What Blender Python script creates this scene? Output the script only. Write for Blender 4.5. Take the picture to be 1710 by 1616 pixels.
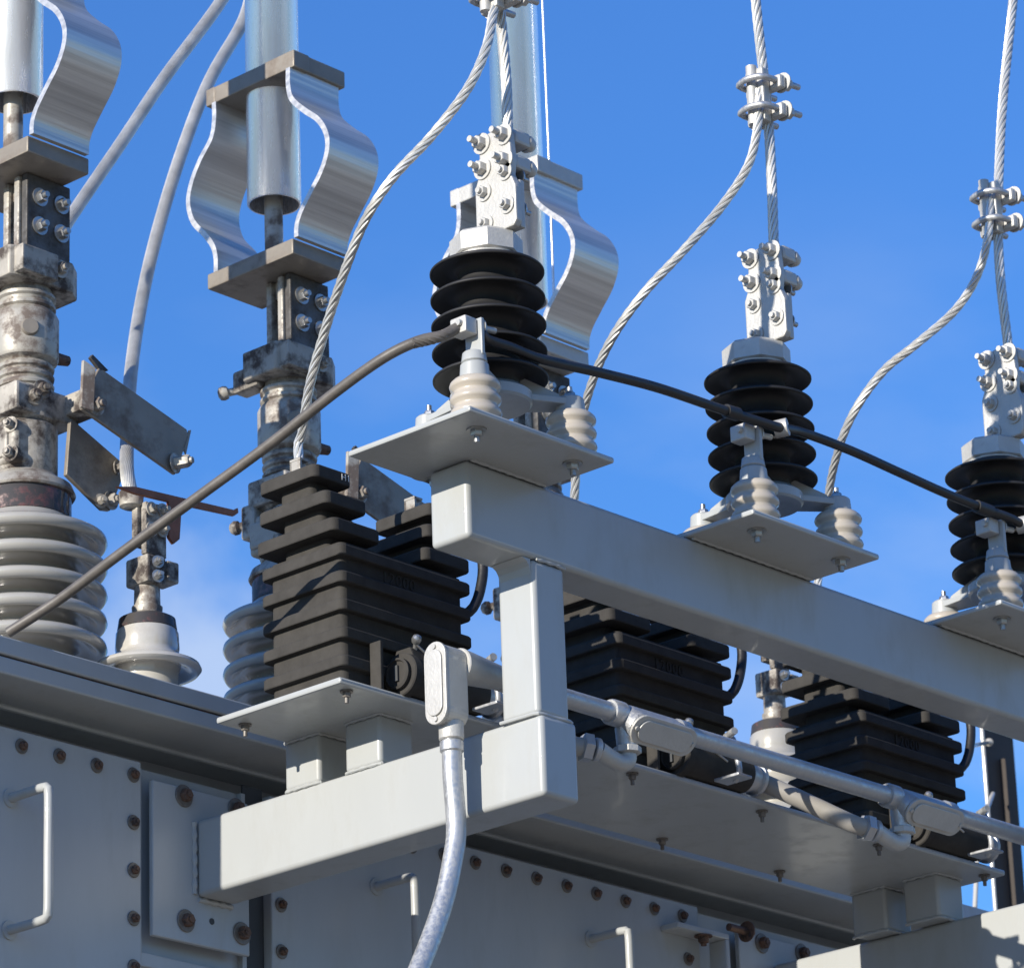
import bpy, bmesh, math, random
from mathutils import Vector, Matrix
random.seed(7)
for o in list(bpy.data.objects): bpy.data.objects.remove(o)
R = math.radians
scn = bpy.context.scene
COL = scn.collection

# ---------------------------------------------------------------- camera
CAM = Vector((-4.8783383, -4.52980223, -2.42748557))
CR = Vector((0.68099379, -0.73154, -0.03311632))
CU = Vector((-0.23797403, -0.26384646, 0.93474778))
CF = Vector((0.69254301, 0.62867661, 0.35376532))
FPX = 7084.725
cam_d = bpy.data.cameras.new('camera'); cam = bpy.data.objects.new('camera', cam_d); COL.objects.link(cam)
m = Matrix((CR, CU, -CF)).transposed().to_4x4(); m.translation = CAM
cam.matrix_world = m
cam_d.sensor_width = 36; cam_d.lens = FPX / 1710 * 36; cam_d.clip_start = .1; cam_d.clip_end = 2000
cam_d.dof.use_dof = True; cam_d.dof.focus_distance = 7.2; cam_d.dof.aperture_fstop = 16
scn.camera = cam

def at(px, py, X=None, Y=None, Z=None):
    """point seen at a photograph pixel, on a plane that fixes its depth"""
    d = CF + (px - 855) / FPX * CR - (py - 808) / FPX * CU
    for i, v in enumerate((X, Y, Z)):
        if v is not None: t = (v - CAM[i]) / d[i]
    return CAM + d * t

# ---------------------------------------------------------------- light
SUN_EL = 16.5
w = bpy.data.worlds.new('World'); scn.world = w; w.use_nodes = True
nt = w.node_tree; nt.nodes.clear()
out = nt.nodes.new('ShaderNodeOutputWorld'); bg = nt.nodes.new('ShaderNodeBackground')
sky = nt.nodes.new('ShaderNodeTexSky'); sky.sky_type = 'NISHITA'; sky.sun_disc = False
sky.sun_elevation = R(SUN_EL); sky.sun_rotation = R(-90); sky.air_density = 1.6; sky.dust_density = 0; sky.ozone_density = 5
bg.inputs[1].default_value = .10
# a thin veil of cloud low in the sky
tc = nt.nodes.new('ShaderNodeTexCoord'); mp = nt.nodes.new('ShaderNodeMapping'); mp.inputs['Scale'].default_value = (1, 1, 2.2)
nz = nt.nodes.new('ShaderNodeTexNoise'); nz.inputs['Scale'].default_value = 9; nz.inputs['Detail'].default_value = 6
cr = nt.nodes.new('ShaderNodeValToRGB'); cr.color_ramp.elements[0].position = .46; cr.color_ramp.elements[1].position = .80
sep = nt.nodes.new('ShaderNodeSeparateXYZ'); mr = nt.nodes.new('ShaderNodeMapRange')
mr.inputs[1].default_value = .42; mr.inputs[2].default_value = .22
mu = nt.nodes.new('ShaderNodeMath'); mu.operation = 'MULTIPLY'
mix = nt.nodes.new('ShaderNodeMix'); mix.data_type = 'RGBA'; mix.inputs[7].default_value = (4.6, 5.6, 7.4, 1)
tint = nt.nodes.new('ShaderNodeMix'); tint.data_type = 'RGBA'; tint.blend_type = 'MULTIPLY'; tint.inputs[0].default_value = 1; tint.inputs[7].default_value = (.565, .95, 1.65, 1)   # cool white balance
L = nt.links.new
L(tc.outputs['Generated'], mp.inputs[0]); L(mp.outputs[0], nz.inputs[0]); L(nz.outputs[0], cr.inputs[0])
L(tc.outputs['Generated'], sep.inputs[0]); L(sep.outputs[2], mr.inputs[0]); L(cr.outputs[0], mu.inputs[0]); L(mr.outputs[0], mu.inputs[1])
# one soft bank of cloud low on the left
c0 = at(335, 1130, X=5) - CAM; c0.normalize()
vs = nt.nodes.new('ShaderNodeVectorMath'); vs.operation = 'SUBTRACT'; vs.inputs[1].default_value = c0
vl = nt.nodes.new('ShaderNodeVectorMath'); vl.operation = 'LENGTH'; L(tc.outputs['Generated'], vs.inputs[0]); L(vs.outputs[0], vl.inputs[0])
n2 = nt.nodes.new('ShaderNodeTexNoise'); n2.inputs['Scale'].default_value = 42; n2.inputs['Detail'].default_value = 7; L(tc.outputs['Generated'], n2.inputs[0])
ad = nt.nodes.new('ShaderNodeMath'); ad.operation = 'MULTIPLY_ADD'; ad.inputs[1].default_value = .05; L(n2.outputs[0], ad.inputs[0]); L(vl.outputs['Value'], ad.inputs[2])
m2 = nt.nodes.new('ShaderNodeMapRange'); m2.interpolation_type = 'SMOOTHSTEP'; m2.inputs[1].default_value = .068; m2.inputs[2].default_value = .026; m2.inputs[4].default_value = .75; L(ad.outputs[0], m2.inputs[0])
mx_ = nt.nodes.new('ShaderNodeMath'); mx_.operation = 'MAXIMUM'; L(mu.outputs[0], mx_.inputs[0]); L(m2.outputs[0], mx_.inputs[1])
L(mx_.outputs[0], mix.inputs[0]); L(sky.outputs[0], tint.inputs[6]); L(tint.outputs[2], mix.inputs[6]); L(mix.outputs[2], bg.inputs[0]); L(bg.outputs[0], out.inputs[0])
sd = bpy.data.lights.new('sun', 'SUN'); sd.energy = 5.0; sd.angle = R(.5); sd.color = (1, .93, .82)
sun = bpy.data.objects.new('sun', sd); COL.objects.link(sun); sun.location = (-20, 0, 8)
sun.rotation_euler = Vector((math.cos(R(SUN_EL)), 0.003, -math.sin(R(SUN_EL)))).to_track_quat('-Z', 'Y').to_euler()
scn.view_settings.view_transform = 'Standard'; scn.view_settings.look = 'None'
scn.view_settings.exposure = 0.35; scn.view_settings.gamma = 1
scn.render.engine = 'CYCLES'

# ---------------------------------------------------------------- materials
def mat(name, col, rough=.5, metal=0, var=.06, scale=6, bump=0, bscale=60, col2=None, c2pos=(.55, .7), c2scale=14, coat=0, spec=.5, stretch=(1, 1, 1), aniso=0, rvar=0):
    m = bpy.data.materials.new(name); m.use_nodes = True; n = m.node_tree; p = n.nodes['Principled BSDF']
    lk = n.links.new
    tc = n.nodes.new('ShaderNodeTexCoord'); mp = n.nodes.new('ShaderNodeMapping'); mp.inputs['Scale'].default_value = stretch
    lk(tc.outputs['Object'], mp.inputs[0])
    t = n.nodes.new('ShaderNodeTexNoise'); t.inputs['Scale'].default_value = scale; t.inputs['Detail'].default_value = 8; t.inputs['Roughness'].default_value = .6
    lk(mp.outputs[0], t.inputs[0])
    r = n.nodes.new('ShaderNodeValToRGB')
    r.color_ramp.elements[0].position = .3; r.color_ramp.elements[1].position = .7
    r.color_ramp.elements[0].color = (*[c * (1 - var) for c in col], 1); r.color_ramp.elements[1].color = (*[min(1, c * (1 + var)) for c in col], 1)
    lk(t.outputs[0], r.inputs[0]); c = r.outputs[0]
    if col2:
        t2 = n.nodes.new('ShaderNodeTexNoise'); t2.inputs['Scale'].default_value = c2scale; t2.inputs['Detail'].default_value = 10; t2.inputs['Roughness'].default_value = .68
        lk(mp.outputs[0], t2.inputs[0])
        r2 = n.nodes.new('ShaderNodeValToRGB'); r2.color_ramp.elements[0].position = c2pos[0]; r2.color_ramp.elements[1].position = c2pos[1]
        lk(t2.outputs[0], r2.inputs[0])
        mx = n.nodes.new('ShaderNodeMix'); mx.data_type = 'RGBA'; lk(r2.outputs[0], mx.inputs[0]); lk(c, mx.inputs[6]); mx.inputs[7].default_value = (*col2, 1)
        c = mx.outputs[2]
        mv = n.nodes.new('ShaderNodeMath'); mv.operation = 'MULTIPLY_ADD'; lk(r2.outputs[0], mv.inputs[0]); mv.inputs[1].default_value = min(.9 - rough, .35); mv.inputs[2].default_value = rough
        lk(mv.outputs[0], p.inputs['Roughness'])
        if metal:
            mm = n.nodes.new('ShaderNodeMath'); mm.operation = 'MULTIPLY_ADD'; lk(r2.outputs[0], mm.inputs[0]); mm.inputs[1].default_value = -metal * .8; mm.inputs[2].default_value = metal
            lk(mm.outputs[0], p.inputs['Metallic'])
    else:
        p.inputs['Metallic'].default_value = metal
        if rvar:
            mv = n.nodes.new('ShaderNodeMath'); mv.operation = 'MULTIPLY_ADD'; lk(t.outputs[0], mv.inputs[0]); mv.inputs[1].default_value = rvar; mv.inputs[2].default_value = rough - rvar / 2
            lk(mv.outputs[0], p.inputs['Roughness'])
        else: p.inputs['Roughness'].default_value = rough
    lk(c, p.inputs['Base Color'])
    p.inputs['Specular IOR Level'].default_value = spec
    p.inputs['Coat Weight'].default_value = coat
    if bump:
        b = n.nodes.new('ShaderNodeBump'); b.inputs['Strength'].default_value = bump; b.inputs['Distance'].default_value = .002
        t3 = n.nodes.new('ShaderNodeTexNoise'); t3.inputs['Scale'].default_value = bscale; t3.inputs['Detail'].default_value = 5
        lk(mp.outputs[0], t3.inputs[0]); lk(t3.outputs[0], b.inputs['Height']); lk(b.outputs[0], p.inputs['Normal'])
    return m

M = {}
M['paint'] = mat('grey_paint', (.382, .395, .388), .33, var=.03, scale=5, coat=.1, col2=(.33, .332, .312), c2pos=(.5, .85), c2scale=9, stretch=(1.6, 1.6, .55))
M['tank'] = mat('tank_paint', (.395, .42, .43), .30, var=.06, scale=4, bump=.02, bscale=12, col2=(.33, .345, .345), c2pos=(.52, .85), c2scale=8, stretch=(2.2, 2.2, .5))
M['epoxy'] = mat('black_epoxy', (.054, .051, .047), .74, var=.16, scale=30, bump=.2, bscale=240, spec=.06)
M['rubber'] = mat('black_rubber', (.022, .022, .023), .55, var=.2, scale=16, bump=.1, bscale=90, spec=.35, col2=(.055, .055, .053), c2pos=(.6, .85), c2scale=9)
M['alu'] = mat('bright_aluminium', (.86, .88, .92), .27, .72, var=.07, scale=12, stretch=(5, 5, .6), bump=.08, bscale=30, rvar=.14)
M['strap'] = mat('rolled_aluminium', (.68, .65, .60), .40, .75, var=.22, scale=6, stretch=(.2, 6, 12), bump=.6, bscale=9, rvar=.2)
M['cast'] = mat('cast_aluminium', (.48, .47, .44), .5, .3, var=.07, scale=30, bump=.4, bscale=160, col2=(.30, .29, .28), c2pos=(.66, .85), c2scale=20)
M['wire'] = mat('stranded_aluminium', (.58, .57, .54), .40, .5, var=.2, scale=20)
M['galv'] = mat('galvanised_steel', (.47, .48, .49), .36, .72, var=.08, scale=22, bump=.1, bscale=80, col2=(.42, .43, .44), c2pos=(.4, .8), c2scale=140)
M['porc'] = mat('grey_porcelain', (.36, .345, .31), .26, var=.08, scale=10, coat=.35, col2=(.19, .165, .14), c2pos=(.60, .82), c2scale=9)
M['ceramic'] = mat('cream_ceramic', (.44, .395, .33), .28, var=.05, scale=20, coat=.2, col2=(.33, .29, .24), c2pos=(.62, .82))
M['tinned'] = mat('weathered_bronze', (.37, .34, .29), .55, .15, var=.18, scale=18, bump=.5, bscale=70, col2=(.06, .047, .04), c2pos=(.44, .58), c2scale=16)
M['darkmetal'] = mat('oxidised_copper_plate', (.24, .21, .17), .5, .25, var=.14, scale=14, bump=.3, bscale=60, col2=(.10, .07, .055), c2pos=(.5, .72), c2scale=11)
M['terminal'] = mat('tin_plated_terminal', (.39, .365, .315), .42, .2, var=.1, scale=16, bump=.25, bscale=80, col2=(.14, .11, .09), c2pos=(.46, .60), c2scale=22)
M['shadepad'] = mat('shade_dark_pad', (.10, .095, .09), .45, .3, var=.3, scale=20, bump=.4, bscale=80, col2=(.035, .032, .03), c2pos=(.45, .65), c2scale=16)  # near-black puts the shade of the pad's -Y side into the colour
M['rust'] = mat('rusty_strap', (.26, .10, .055), .8, var=.25, scale=30, bump=.4, bscale=120)
M['washer'] = mat('grimy_washer', (.17, .155, .14), .5, .3, var=.25, scale=70)
M['rustbolt'] = mat('rusty_bolt', (.20, .12, .085), .6, .5, var=.3, scale=60, col2=(.06, .045, .04), c2pos=(.45, .6), c2scale=60, bump=.4, bscale=200)
M['boltm'] = mat('steel_bolt', (.42, .42, .41), .34, .8, var=.15, scale=60)
M['cable'] = mat('grey_black_cable', (.105, .094, .083), .5, var=.25, scale=30, bump=.2, bscale=100, stretch=(1, 1, 1))
M['darkcable'] = mat('dark_cable', (.020, .019, .019), .45, var=.25, scale=30, bump=.2, bscale=100)
M['red'] = mat('red_brown_gasket', (.12, .042, .032), .4, var=.4, scale=40, col2=(.032, .027, .025), c2pos=(.38, .50), c2scale=30, coat=.4)
M['dark'] = mat('recess_shade_colour', (.05, .055, .06), .6, var=.2)  # near-black colour stands for the shade inside recesses
M['flex'] = mat('grey_flexible_conduit', (.30, .285, .26), .5, var=.05, scale=20, bump=.1, bscale=60)
M['glaze'] = mat('white_glaze', (.46, .44, .395), .15, var=.04, scale=14, coat=.6, col2=(.31, .285, .24), c2pos=(.5, .8), c2scale=12)
M['white'] = mat('white_marking', (.7, .7, .68), .6)
M['embossed'] = mat('embossed_epoxy', (.125, .115, .105), .45, spec=.5)
M['gravel'] = mat('gravel', (.43, .35, .24), .9, var=.25, scale=.8, bump=.6, bscale=25, col2=(.27, .23, .17), c2pos=(.45, .6), c2scale=9)
M['brown'] = mat('brown_steel', (.045, .036, .030), .7, var=.2, scale=8, bump=.2, bscale=30)

# ---------------------------------------------------------------- mesh helpers
class MB:
    def __init__(s): s.bm = bmesh.new()
    def _add(s, tmp, M4=None):
        if M4 is not None: bmesh.ops.transform(tmp, matrix=M4, verts=tmp.verts)
        me = bpy.data.meshes.new('t'); tmp.to_mesh(me); tmp.free(); s.bm.from_mesh(me); bpy.data.meshes.remove(me); return s
    def box(s, x0, x1, y0, y1, z0, z1, bev=0, seg=2, M4=None):
        b = bmesh.new(); bmesh.ops.create_cube(b, size=1)
        for v in b.verts: v.co = Vector(((x0 + x1) / 2 + v.co.x * (x1 - x0), (y0 + y1) / 2 + v.co.y * (y1 - y0), (z0 + z1) / 2 + v.co.z * (z1 - z0)))
        if bev:
            for f in bmesh.ops.bevel(b, geom=b.edges[:], offset=bev, segments=seg, profile=.5, affect='EDGES')['faces']: f.smooth = True
        return s._add(b, M4)
    def prism(s, pts, depth, frame, bev=0):
        """2-D outline pts, extruded by depth along frame's third axis; frame = (origin, u, v, w)"""
        o, u, v, wv = [Vector(a) for a in frame]; b = bmesh.new()
        vs = [b.verts.new(o + u * p[0] + v * p[1]) for p in pts]; f = b.faces.new(vs)
        r = bmesh.ops.extrude_face_region(b, geom=[f])
        bmesh.ops.translate(b, vec=wv * depth, verts=[e for e in r['geom'] if isinstance(e, bmesh.types.BMVert)])
        bmesh.ops.recalc_face_normals(b, faces=b.faces[:])
        if bev:
            for f in bmesh.ops.bevel(b, geom=b.edges[:], offset=bev, segments=2, profile=.5, affect='EDGES')['faces']: f.smooth = True
        return s._add(b)
    def lathe(s, prof, c=(0, 0, 0), axis=(0, 0, 1), seg=40, cap=True):
        b = bmesh.new(); q = Vector((0, 0, 1)).rotation_difference(Vector(axis).normalized()).to_matrix(); c = Vector(c); rings = []
        for r, z in prof:
            rings.append([b.verts.new(c + q @ Vector((r * math.cos(2 * math.pi * k / seg), r * math.sin(2 * math.pi * k / seg), z))) for k in range(seg)])
        for a, d in zip(rings, rings[1:]):
            for k in range(seg): b.faces.new((a[k], a[(k + 1) % seg], d[(k + 1) % seg], d[k]))
        if cap: b.faces.new(rings[0][::-1]); b.faces.new(rings[-1])
        bmesh.ops.recalc_face_normals(b, faces=b.faces[:])
        for f in b.faces: f.smooth = len(f.verts) == 4
        return s._add(b)
    def cyl(s, p0, p1, r, r2=None, seg=28, ch=0):
        p0, p1 = Vector(p0), Vector(p1); h = (p1 - p0).length; r2 = r if r2 is None else r2
        pr = [(r, 0), (r2, h)] if not ch else [(r - ch, 0), (r, ch), (r2, h - ch), (r2 - ch, h)]
        return s.lathe(pr, p0, p1 - p0, seg)
    def tube(s, pts, r, seg=12, closed=False):
        b = bmesh.new(); pts = [Vector(p) for p in pts]; n = len(pts); up = None; rings = []
        for i, p in enumerate(pts):
            t = (pts[min(i + 1, n - 1)] - pts[max(i - 1, 0)]).normalized()
            if up is None: up = t.orthogonal().normalized()
            up = (up - t * up.dot(t)).normalized(); bi = t.cross(up)
            rr = r(i / (n - 1)) if callable(r) else r
            rings.append([b.verts.new(p + (up * math.cos(2 * math.pi * k / seg) + bi * math.sin(2 * math.pi * k / seg)) * rr) for k in range(seg)])
        for a, d in zip(rings, rings[1:]):
            for k in range(seg): b.faces.new((a[k], a[(k + 1) % seg], d[(k + 1) % seg], d[k]))
        b.faces.new(rings[0][::-1]); b.faces.new(rings[-1])
        for f in b.faces: f.smooth = True
        return s._add(b)
    def strands(s, pts, r, n=7, pitch=.11, seg=6):
        """a stranded conductor: n wires wound round a core"""
        pts = [Vector(p) for p in pts]; d = [0]
        for a, c in zip(pts, pts[1:]): d.append(d[-1] + (c - a).length)
        ts = []; up = None; fr = []
        for i, p in enumerate(pts):
            t = (pts[min(i + 1, len(pts) - 1)] - pts[max(i - 1, 0)]).normalized()
            if up is None: up = t.orthogonal().normalized()
            up = (up - t * up.dot(t)).normalized(); fr.append((up.copy(), t.cross(up)))
        rs = r * math.sin(math.pi / n) / (1 + math.sin(math.pi / n)); ro = r - rs
        for k in range(n):
            path = []
            for i, p in enumerate(pts):
                a = 2 * math.pi * (k / n + d[i] / pitch); u, v = fr[i]
                path.append(p + (u * math.cos(a) + v * math.sin(a)) * ro)
            s.tube(path, rs * 1.08, seg)
        return s.tube(pts, ro, 8)
    def bolt(s, p, ax, r=.009, h=.008, washer=True, stud=.006, nut=False):
        """washer, hexagon head and shank end; ax points outwards"""
        p, ax = Vector(p), Vector(ax).normalized()
        if washer: s.cyl(p, p + ax * .0025, r * 1.55, seg=20); p = p + ax * .0025
        s.lathe([(r, 0), (r, h * .8), (r * .86, h)], p, ax, 6)
        if stud: s.cyl(p + ax * h, p + ax * (h + stud), r * .5, seg=12)
        return s
    def build(s, name, m, parent=None, org=None, angle=38):
        me = bpy.data.meshes.new(name)
        o = bpy.data.objects.new(name, me); COL.objects.link(o)
        root = parent
        if parent is not None:
            while root.parent: root = root.parent
            bmesh.ops.translate(s.bm, vec=-root.location, verts=s.bm.verts); o.parent = parent
        elif org is not None:
            bmesh.ops.translate(s.bm, vec=-Vector(org), verts=s.bm.verts); o.location = org
        fl = [f.smooth for f in s.bm.faces]; s.bm.to_mesh(me); s.bm.free(); me.set_sharp_from_angle(angle=R(angle)); me.polygons.foreach_set('use_smooth', fl); me.update()
        me.materials.append(M[m])
        return o

def washed(name, p, r, h, parent, washer='washer'):
    b = MB(); b.bolt(p, (0, -1, 0), r, h, False, .003); b = b.build(name, 'rustbolt', parent)
    q = MB(); P0 = Vector(p); q.lathe([(r * 1.0, -.003), (r * 1.65, -.003), (r * 1.7, -.0015), (r * 1.6, .0), (r * 1.0, .0)], P0, (0, -1, 0), 24); q.build('washer', washer, b)

def one(name, m, parent, lst):
    for a in lst: b = MB(); b.bolt(*a); b.build(name, m, parent)

def smooth(pts, step=.012):
    pts = [Vector(p) for p in pts]; P = [pts[0] * 2 - pts[1]] + pts + [pts[-1] * 2 - pts[-2]]; o = []
    for i in range(1, len(P) - 2):
        a, b, c, d = P[i - 1:i + 3]; n = max(2, int((c - b).length / step))
        for k in range(n):
            t = k / n; o.append(.5 * ((2 * b) + (c - a) * t + (2 * a - 5 * b + 4 * c - d) * t * t + (3 * b - a - 3 * c + d) * t ** 3))
    return o + [pts[-1]]

def thing(name, label, cat, loc=(0, 0, 0), group=None):
    o = bpy.data.objects.new(name, None); COL.objects.link(o); o.location = loc; o.empty_display_size = .05
    tag(o, label, cat, group); return o
def tag(o, label, cat, group=None):
    o['label'] = label; o['category'] = cat
    if group: o['group'] = group
    return o
def dup(root, loc, label, group=None):
    kids = {}
    for o in list(bpy.data.objects):
        if o.parent: kids.setdefault(o.parent, []).append(o)
    def rec(o, par):
        c = o.copy(); COL.objects.link(c); c.parent = par
        for k in kids.get(o, []): rec(k, c)
        return c
    r = rec(root, None); r.location = loc; r['label'] = label
    if group: r['group'] = group
    return r

# ================================================================ ground
g = MB(); g.box(-60, 200, -80, 200, -4.6, -4.5); go = g.build('ground', 'gravel', org=(0, 0, -4.5)); go['kind'] = 'structure'

# ================================================================ welded steel frame
PL = .7225                                     # spacing of the three phases
frame = thing('equipment_frame', 'welded light grey steel frame with long top beam, posts, side arms and a flat shelf', 'steel frame', (.2, .4, -.42))
def tubebox(x0, x1, y0, y1, z0, z1, name, bev=.009):
    return MB().box(x0, x1, y0, y1, z0, z1, bev, 4).build(name, 'paint', frame)
tubebox(0, 3.4, 0, .089, 0, .138, 'top_beam')
tubebox(.157, .237, 0, .084, -.2765, -.0015, 'post')
wm = MB(); wm.tube(smooth([(.150, .080, -.2775), (.152, .03, -.2775), (.156, -.001, -.2775), (.19, -.0025, -.2775), (.238, -.001, -.2775), (.240, .05, -.2775)], .01), .0035, 8); wm.build('weld_bead', 'paint', frame)
for x_ in (.157,): wm = MB(); wm.prism([(0, 0), (-.022, 0), (-.010, -.006), (-.004, -.014), (0, -.03)], .072, ((x_ + .001, .006, -.0005), (1, 0, 0), (0, 0, 1), (0, 1, 0)), .001); wm.build('corner_gusset', 'paint', frame)
tubebox(.155, .245, -.008, .834, -.42, -.278, 'side_arm')
tubebox(1.776, 1.866, -.008, .834, -.42, -.278, 'side_arm')
tubebox(1.778, 1.858, 0, .084, -.2765, -.0015, 'post')
for x in (.155, 1.735):
    for y in (.37, .503 if x > 1 else .520):
        tubebox(x + .001, x + .086, y, y + .087, -.2775, -.1875, 'support_stub', .008)
p = MB(); p.box(-.012, 1.868, 0.297, .604, -.1865, -.1745, .004, 2); plat = p.build('equipment_shelf', 'paint', frame)
bolts_x = [.028, .39, .765, 1.135, 1.49, 1.83]
for i, x in enumerate(bolts_x):
    for y in (.322, .572):
        b = MB(); b.bolt((x, y, -.1868), (0, 0, -1), .0075, .009, True, .010); b.build('shelf_bolt', 'washer', plat)
for k in range(4):
    x = PL * k
    p = MB(); p.box(x - .152, x + .205, -.152, .130, .1395, .1505, .004, 2); pl_ = p.build('arrester_plate', 'paint', frame)
    for (bx, by) in ((-.083, -.102), (.150, -.105), (.034, .105)):
        b = MB(); b.bolt((x + bx, by, .1392), (0, 0, -1), .011, .010, True, .010); b.build('plate_bolt', 'boltm', pl_)
random.seed(3)
def weld(pts, r=.0032, par=frame):
    P_ = smooth(pts, .004); b = MB(); n_ = len(P_); ph = random.random() * 6
    b.tube([q + Vector((random.uniform(-1, 1), random.uniform(-1, 1), random.uniform(-1, 1))) * .0005 for q in P_], lambda t: r * (1 + .22 * math.sin(t * n_ * 1.1 + ph)), 8); b.build('weld_bead', 'paint', par)
for x in (.155, 1.735):
    for y in (.37, .503 if x > 1 else .520):
        for z in (-.2775, -.1875):
            weld([(x + .006, y, z), (x + .002, y + .006, z), (x + .001, y + .044, z), (x + .002, y + .08, z), (x + .006, y + .087, z)])
            weld([(x + .004, y + .001, z), (x + .045, y - .001, z), (x + .084, y + .001, z)])
for k in range(3):
    x = PL * k; weld([(max(x - .14, .01), -.001, .1390), (x + .05, -.0015, .1390), (x + .195, -.001, .1390)])
weld([(.150, .8335, -.415), (.150, .833, -.35), (.150, .8335, -.283)], .005); weld([(.160, .8335, -.424), (.2, .833, -.424), (.24, .8335, -.424)], .005)
weld([(.239, .0, -.002), (.2, -.0015, -.001), (.165, -.0005, -.002)], .003)
# end mounting plates on the tank
for x in (.05, 1.67):
    p = MB(); p.box(x, x + .236, .8345, .8455, -.507, -.2215, .003, 2); mp_ = p.build('mounting_plate', 'tank', frame)
    for (bx, bz) in ((.075, -.238), (.205, -.238), (.078, -.468), (.215, -.468)):
        washed('anchor_bolt', (x + bx, .831, bz), .0125, .012, mp_)
    h = MB(); h.cyl((x + .142, .8335, -.458), (x + .142, .836, -.458), .006, seg=16); h.build('bolt_hole', 'dark', mp_)

# ================================================================ transformer tank
tank = thing('transformer_tank', 'large blue grey painted transformer tank with bolted side covers and an overhanging rim', 'transformer tank', (1, 2, -4.5))
t = MB(); t.box(-2.5, 4.2, .87, 2.1, -4.48, -.192, .004); t.box(-2.5, 4.2, .99, 2.1, -.1915, -.127); t.build('tank_wall', 'tank', tank)
t = MB(); t.box(-2.55, 4.25, .767, 2.15, -.0925, -.060, .003); t.box(-2.55, 4.25, .7705, 2.15, -.1265, -.0955, .004); t.build('top_rim', 'tank', tank)
t = MB(); t.box(-2.55, 4.25, .7745, 2.15, -.0957, -.0923); t.build('rim_gasket', 'red', tank)
t = MB(); t.tube([(-2.5, .905, -.130), (4.2, .905, -.130)], .006, 8); t.build('rim_weld', 'tank', tank)
def panel(x0, x1, z0, z1, hb, vb, nx, nz):
    p = MB(); p.box(x0, x1, .8455, .869, z0, z1, .003, 2); pn = p.build('access_cover', 'tank', tank)
    for i in range(nx):
        washed('cover_bolt', (hb + i * .0872, .842, -.2185), .0082, .008, pn)
    for xx in vb:
        for j in range(1, nz):
            washed('cover_bolt', (xx, .842, -.2185 - j * .0875), .0082, .008, pn)
    return pn
pa = panel(-1.6, .033, -2.0, -.190, .013 - .0872 * 6, (.013,), 7, 6)
pb = panel(.352, 1.56, -2.0, -.190, .375, (.375, 1.52), 14, 6)
def handle(x, z0, z1, pn, y=.745):
    h = MB(); c = .018
    h.tube(smooth([(x, .846, z1), (x, y + c, z1), (x, y + .004, z1 - .004), (x, y, z1 - c), (x, y, (z0 + z1) / 2), (x, y, z0 + c), (x, y + .004, z0 + .004), (x, y + c, z0), (x, .846, z0)], .006), .0085, 12)
    h.cyl((x, .8455, z1), (x, .842, z1), .017, seg=20); h.cyl((x, .8455, z0), (x, .842, z0), .017, seg=20)
    h.build('lift_handle', 'paint', pn)
handle(-.272, -.551, -.317, pa)
handle(.625, -.62, -.315, pb); handle(1.225, -.62, -.315, pb)
# recess edge strips beside the arm plate, and the ledge under it
e = MB(); e.box(.034, .046, .858, .8695, -.545, -.195, .002); e.box(.0335, .352, .850, .870, -.562, -.536, .003); e.box(.290, .300, .858, .8695, -.5355, -.195); e.build('recess_edging', 'tank', tank)
e = MB(); e.box(.302, .351, .866, .8705, -.536, -.175); e.build('painted_gap_shade', 'dark', tank)  # dark strip painted where the recess beside the plate is only in shadow
# small bracket with bolts right of the second cover
br = MB(); br.box(1.44, 1.60, .80, .845, -.262, -.250, .002); br.box(1.588, 1.60, .80, .845, -.42, -.262, .002); br.build('cable_bracket', 'tank', tank)
b = MB(); b.cyl((1.60, .80, -.235), (1.655, .80, -.235), .008, seg=12); b.bolt((1.655, .80, -.235), (1, 0, 0), .014, .012); b.build('bracket_bolt', 'rustbolt', tank); one('bracket_bolt', 'rustbolt', tank, [((1.53, .81, -.263), (0, 0, -1), .012, .012)])

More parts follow.
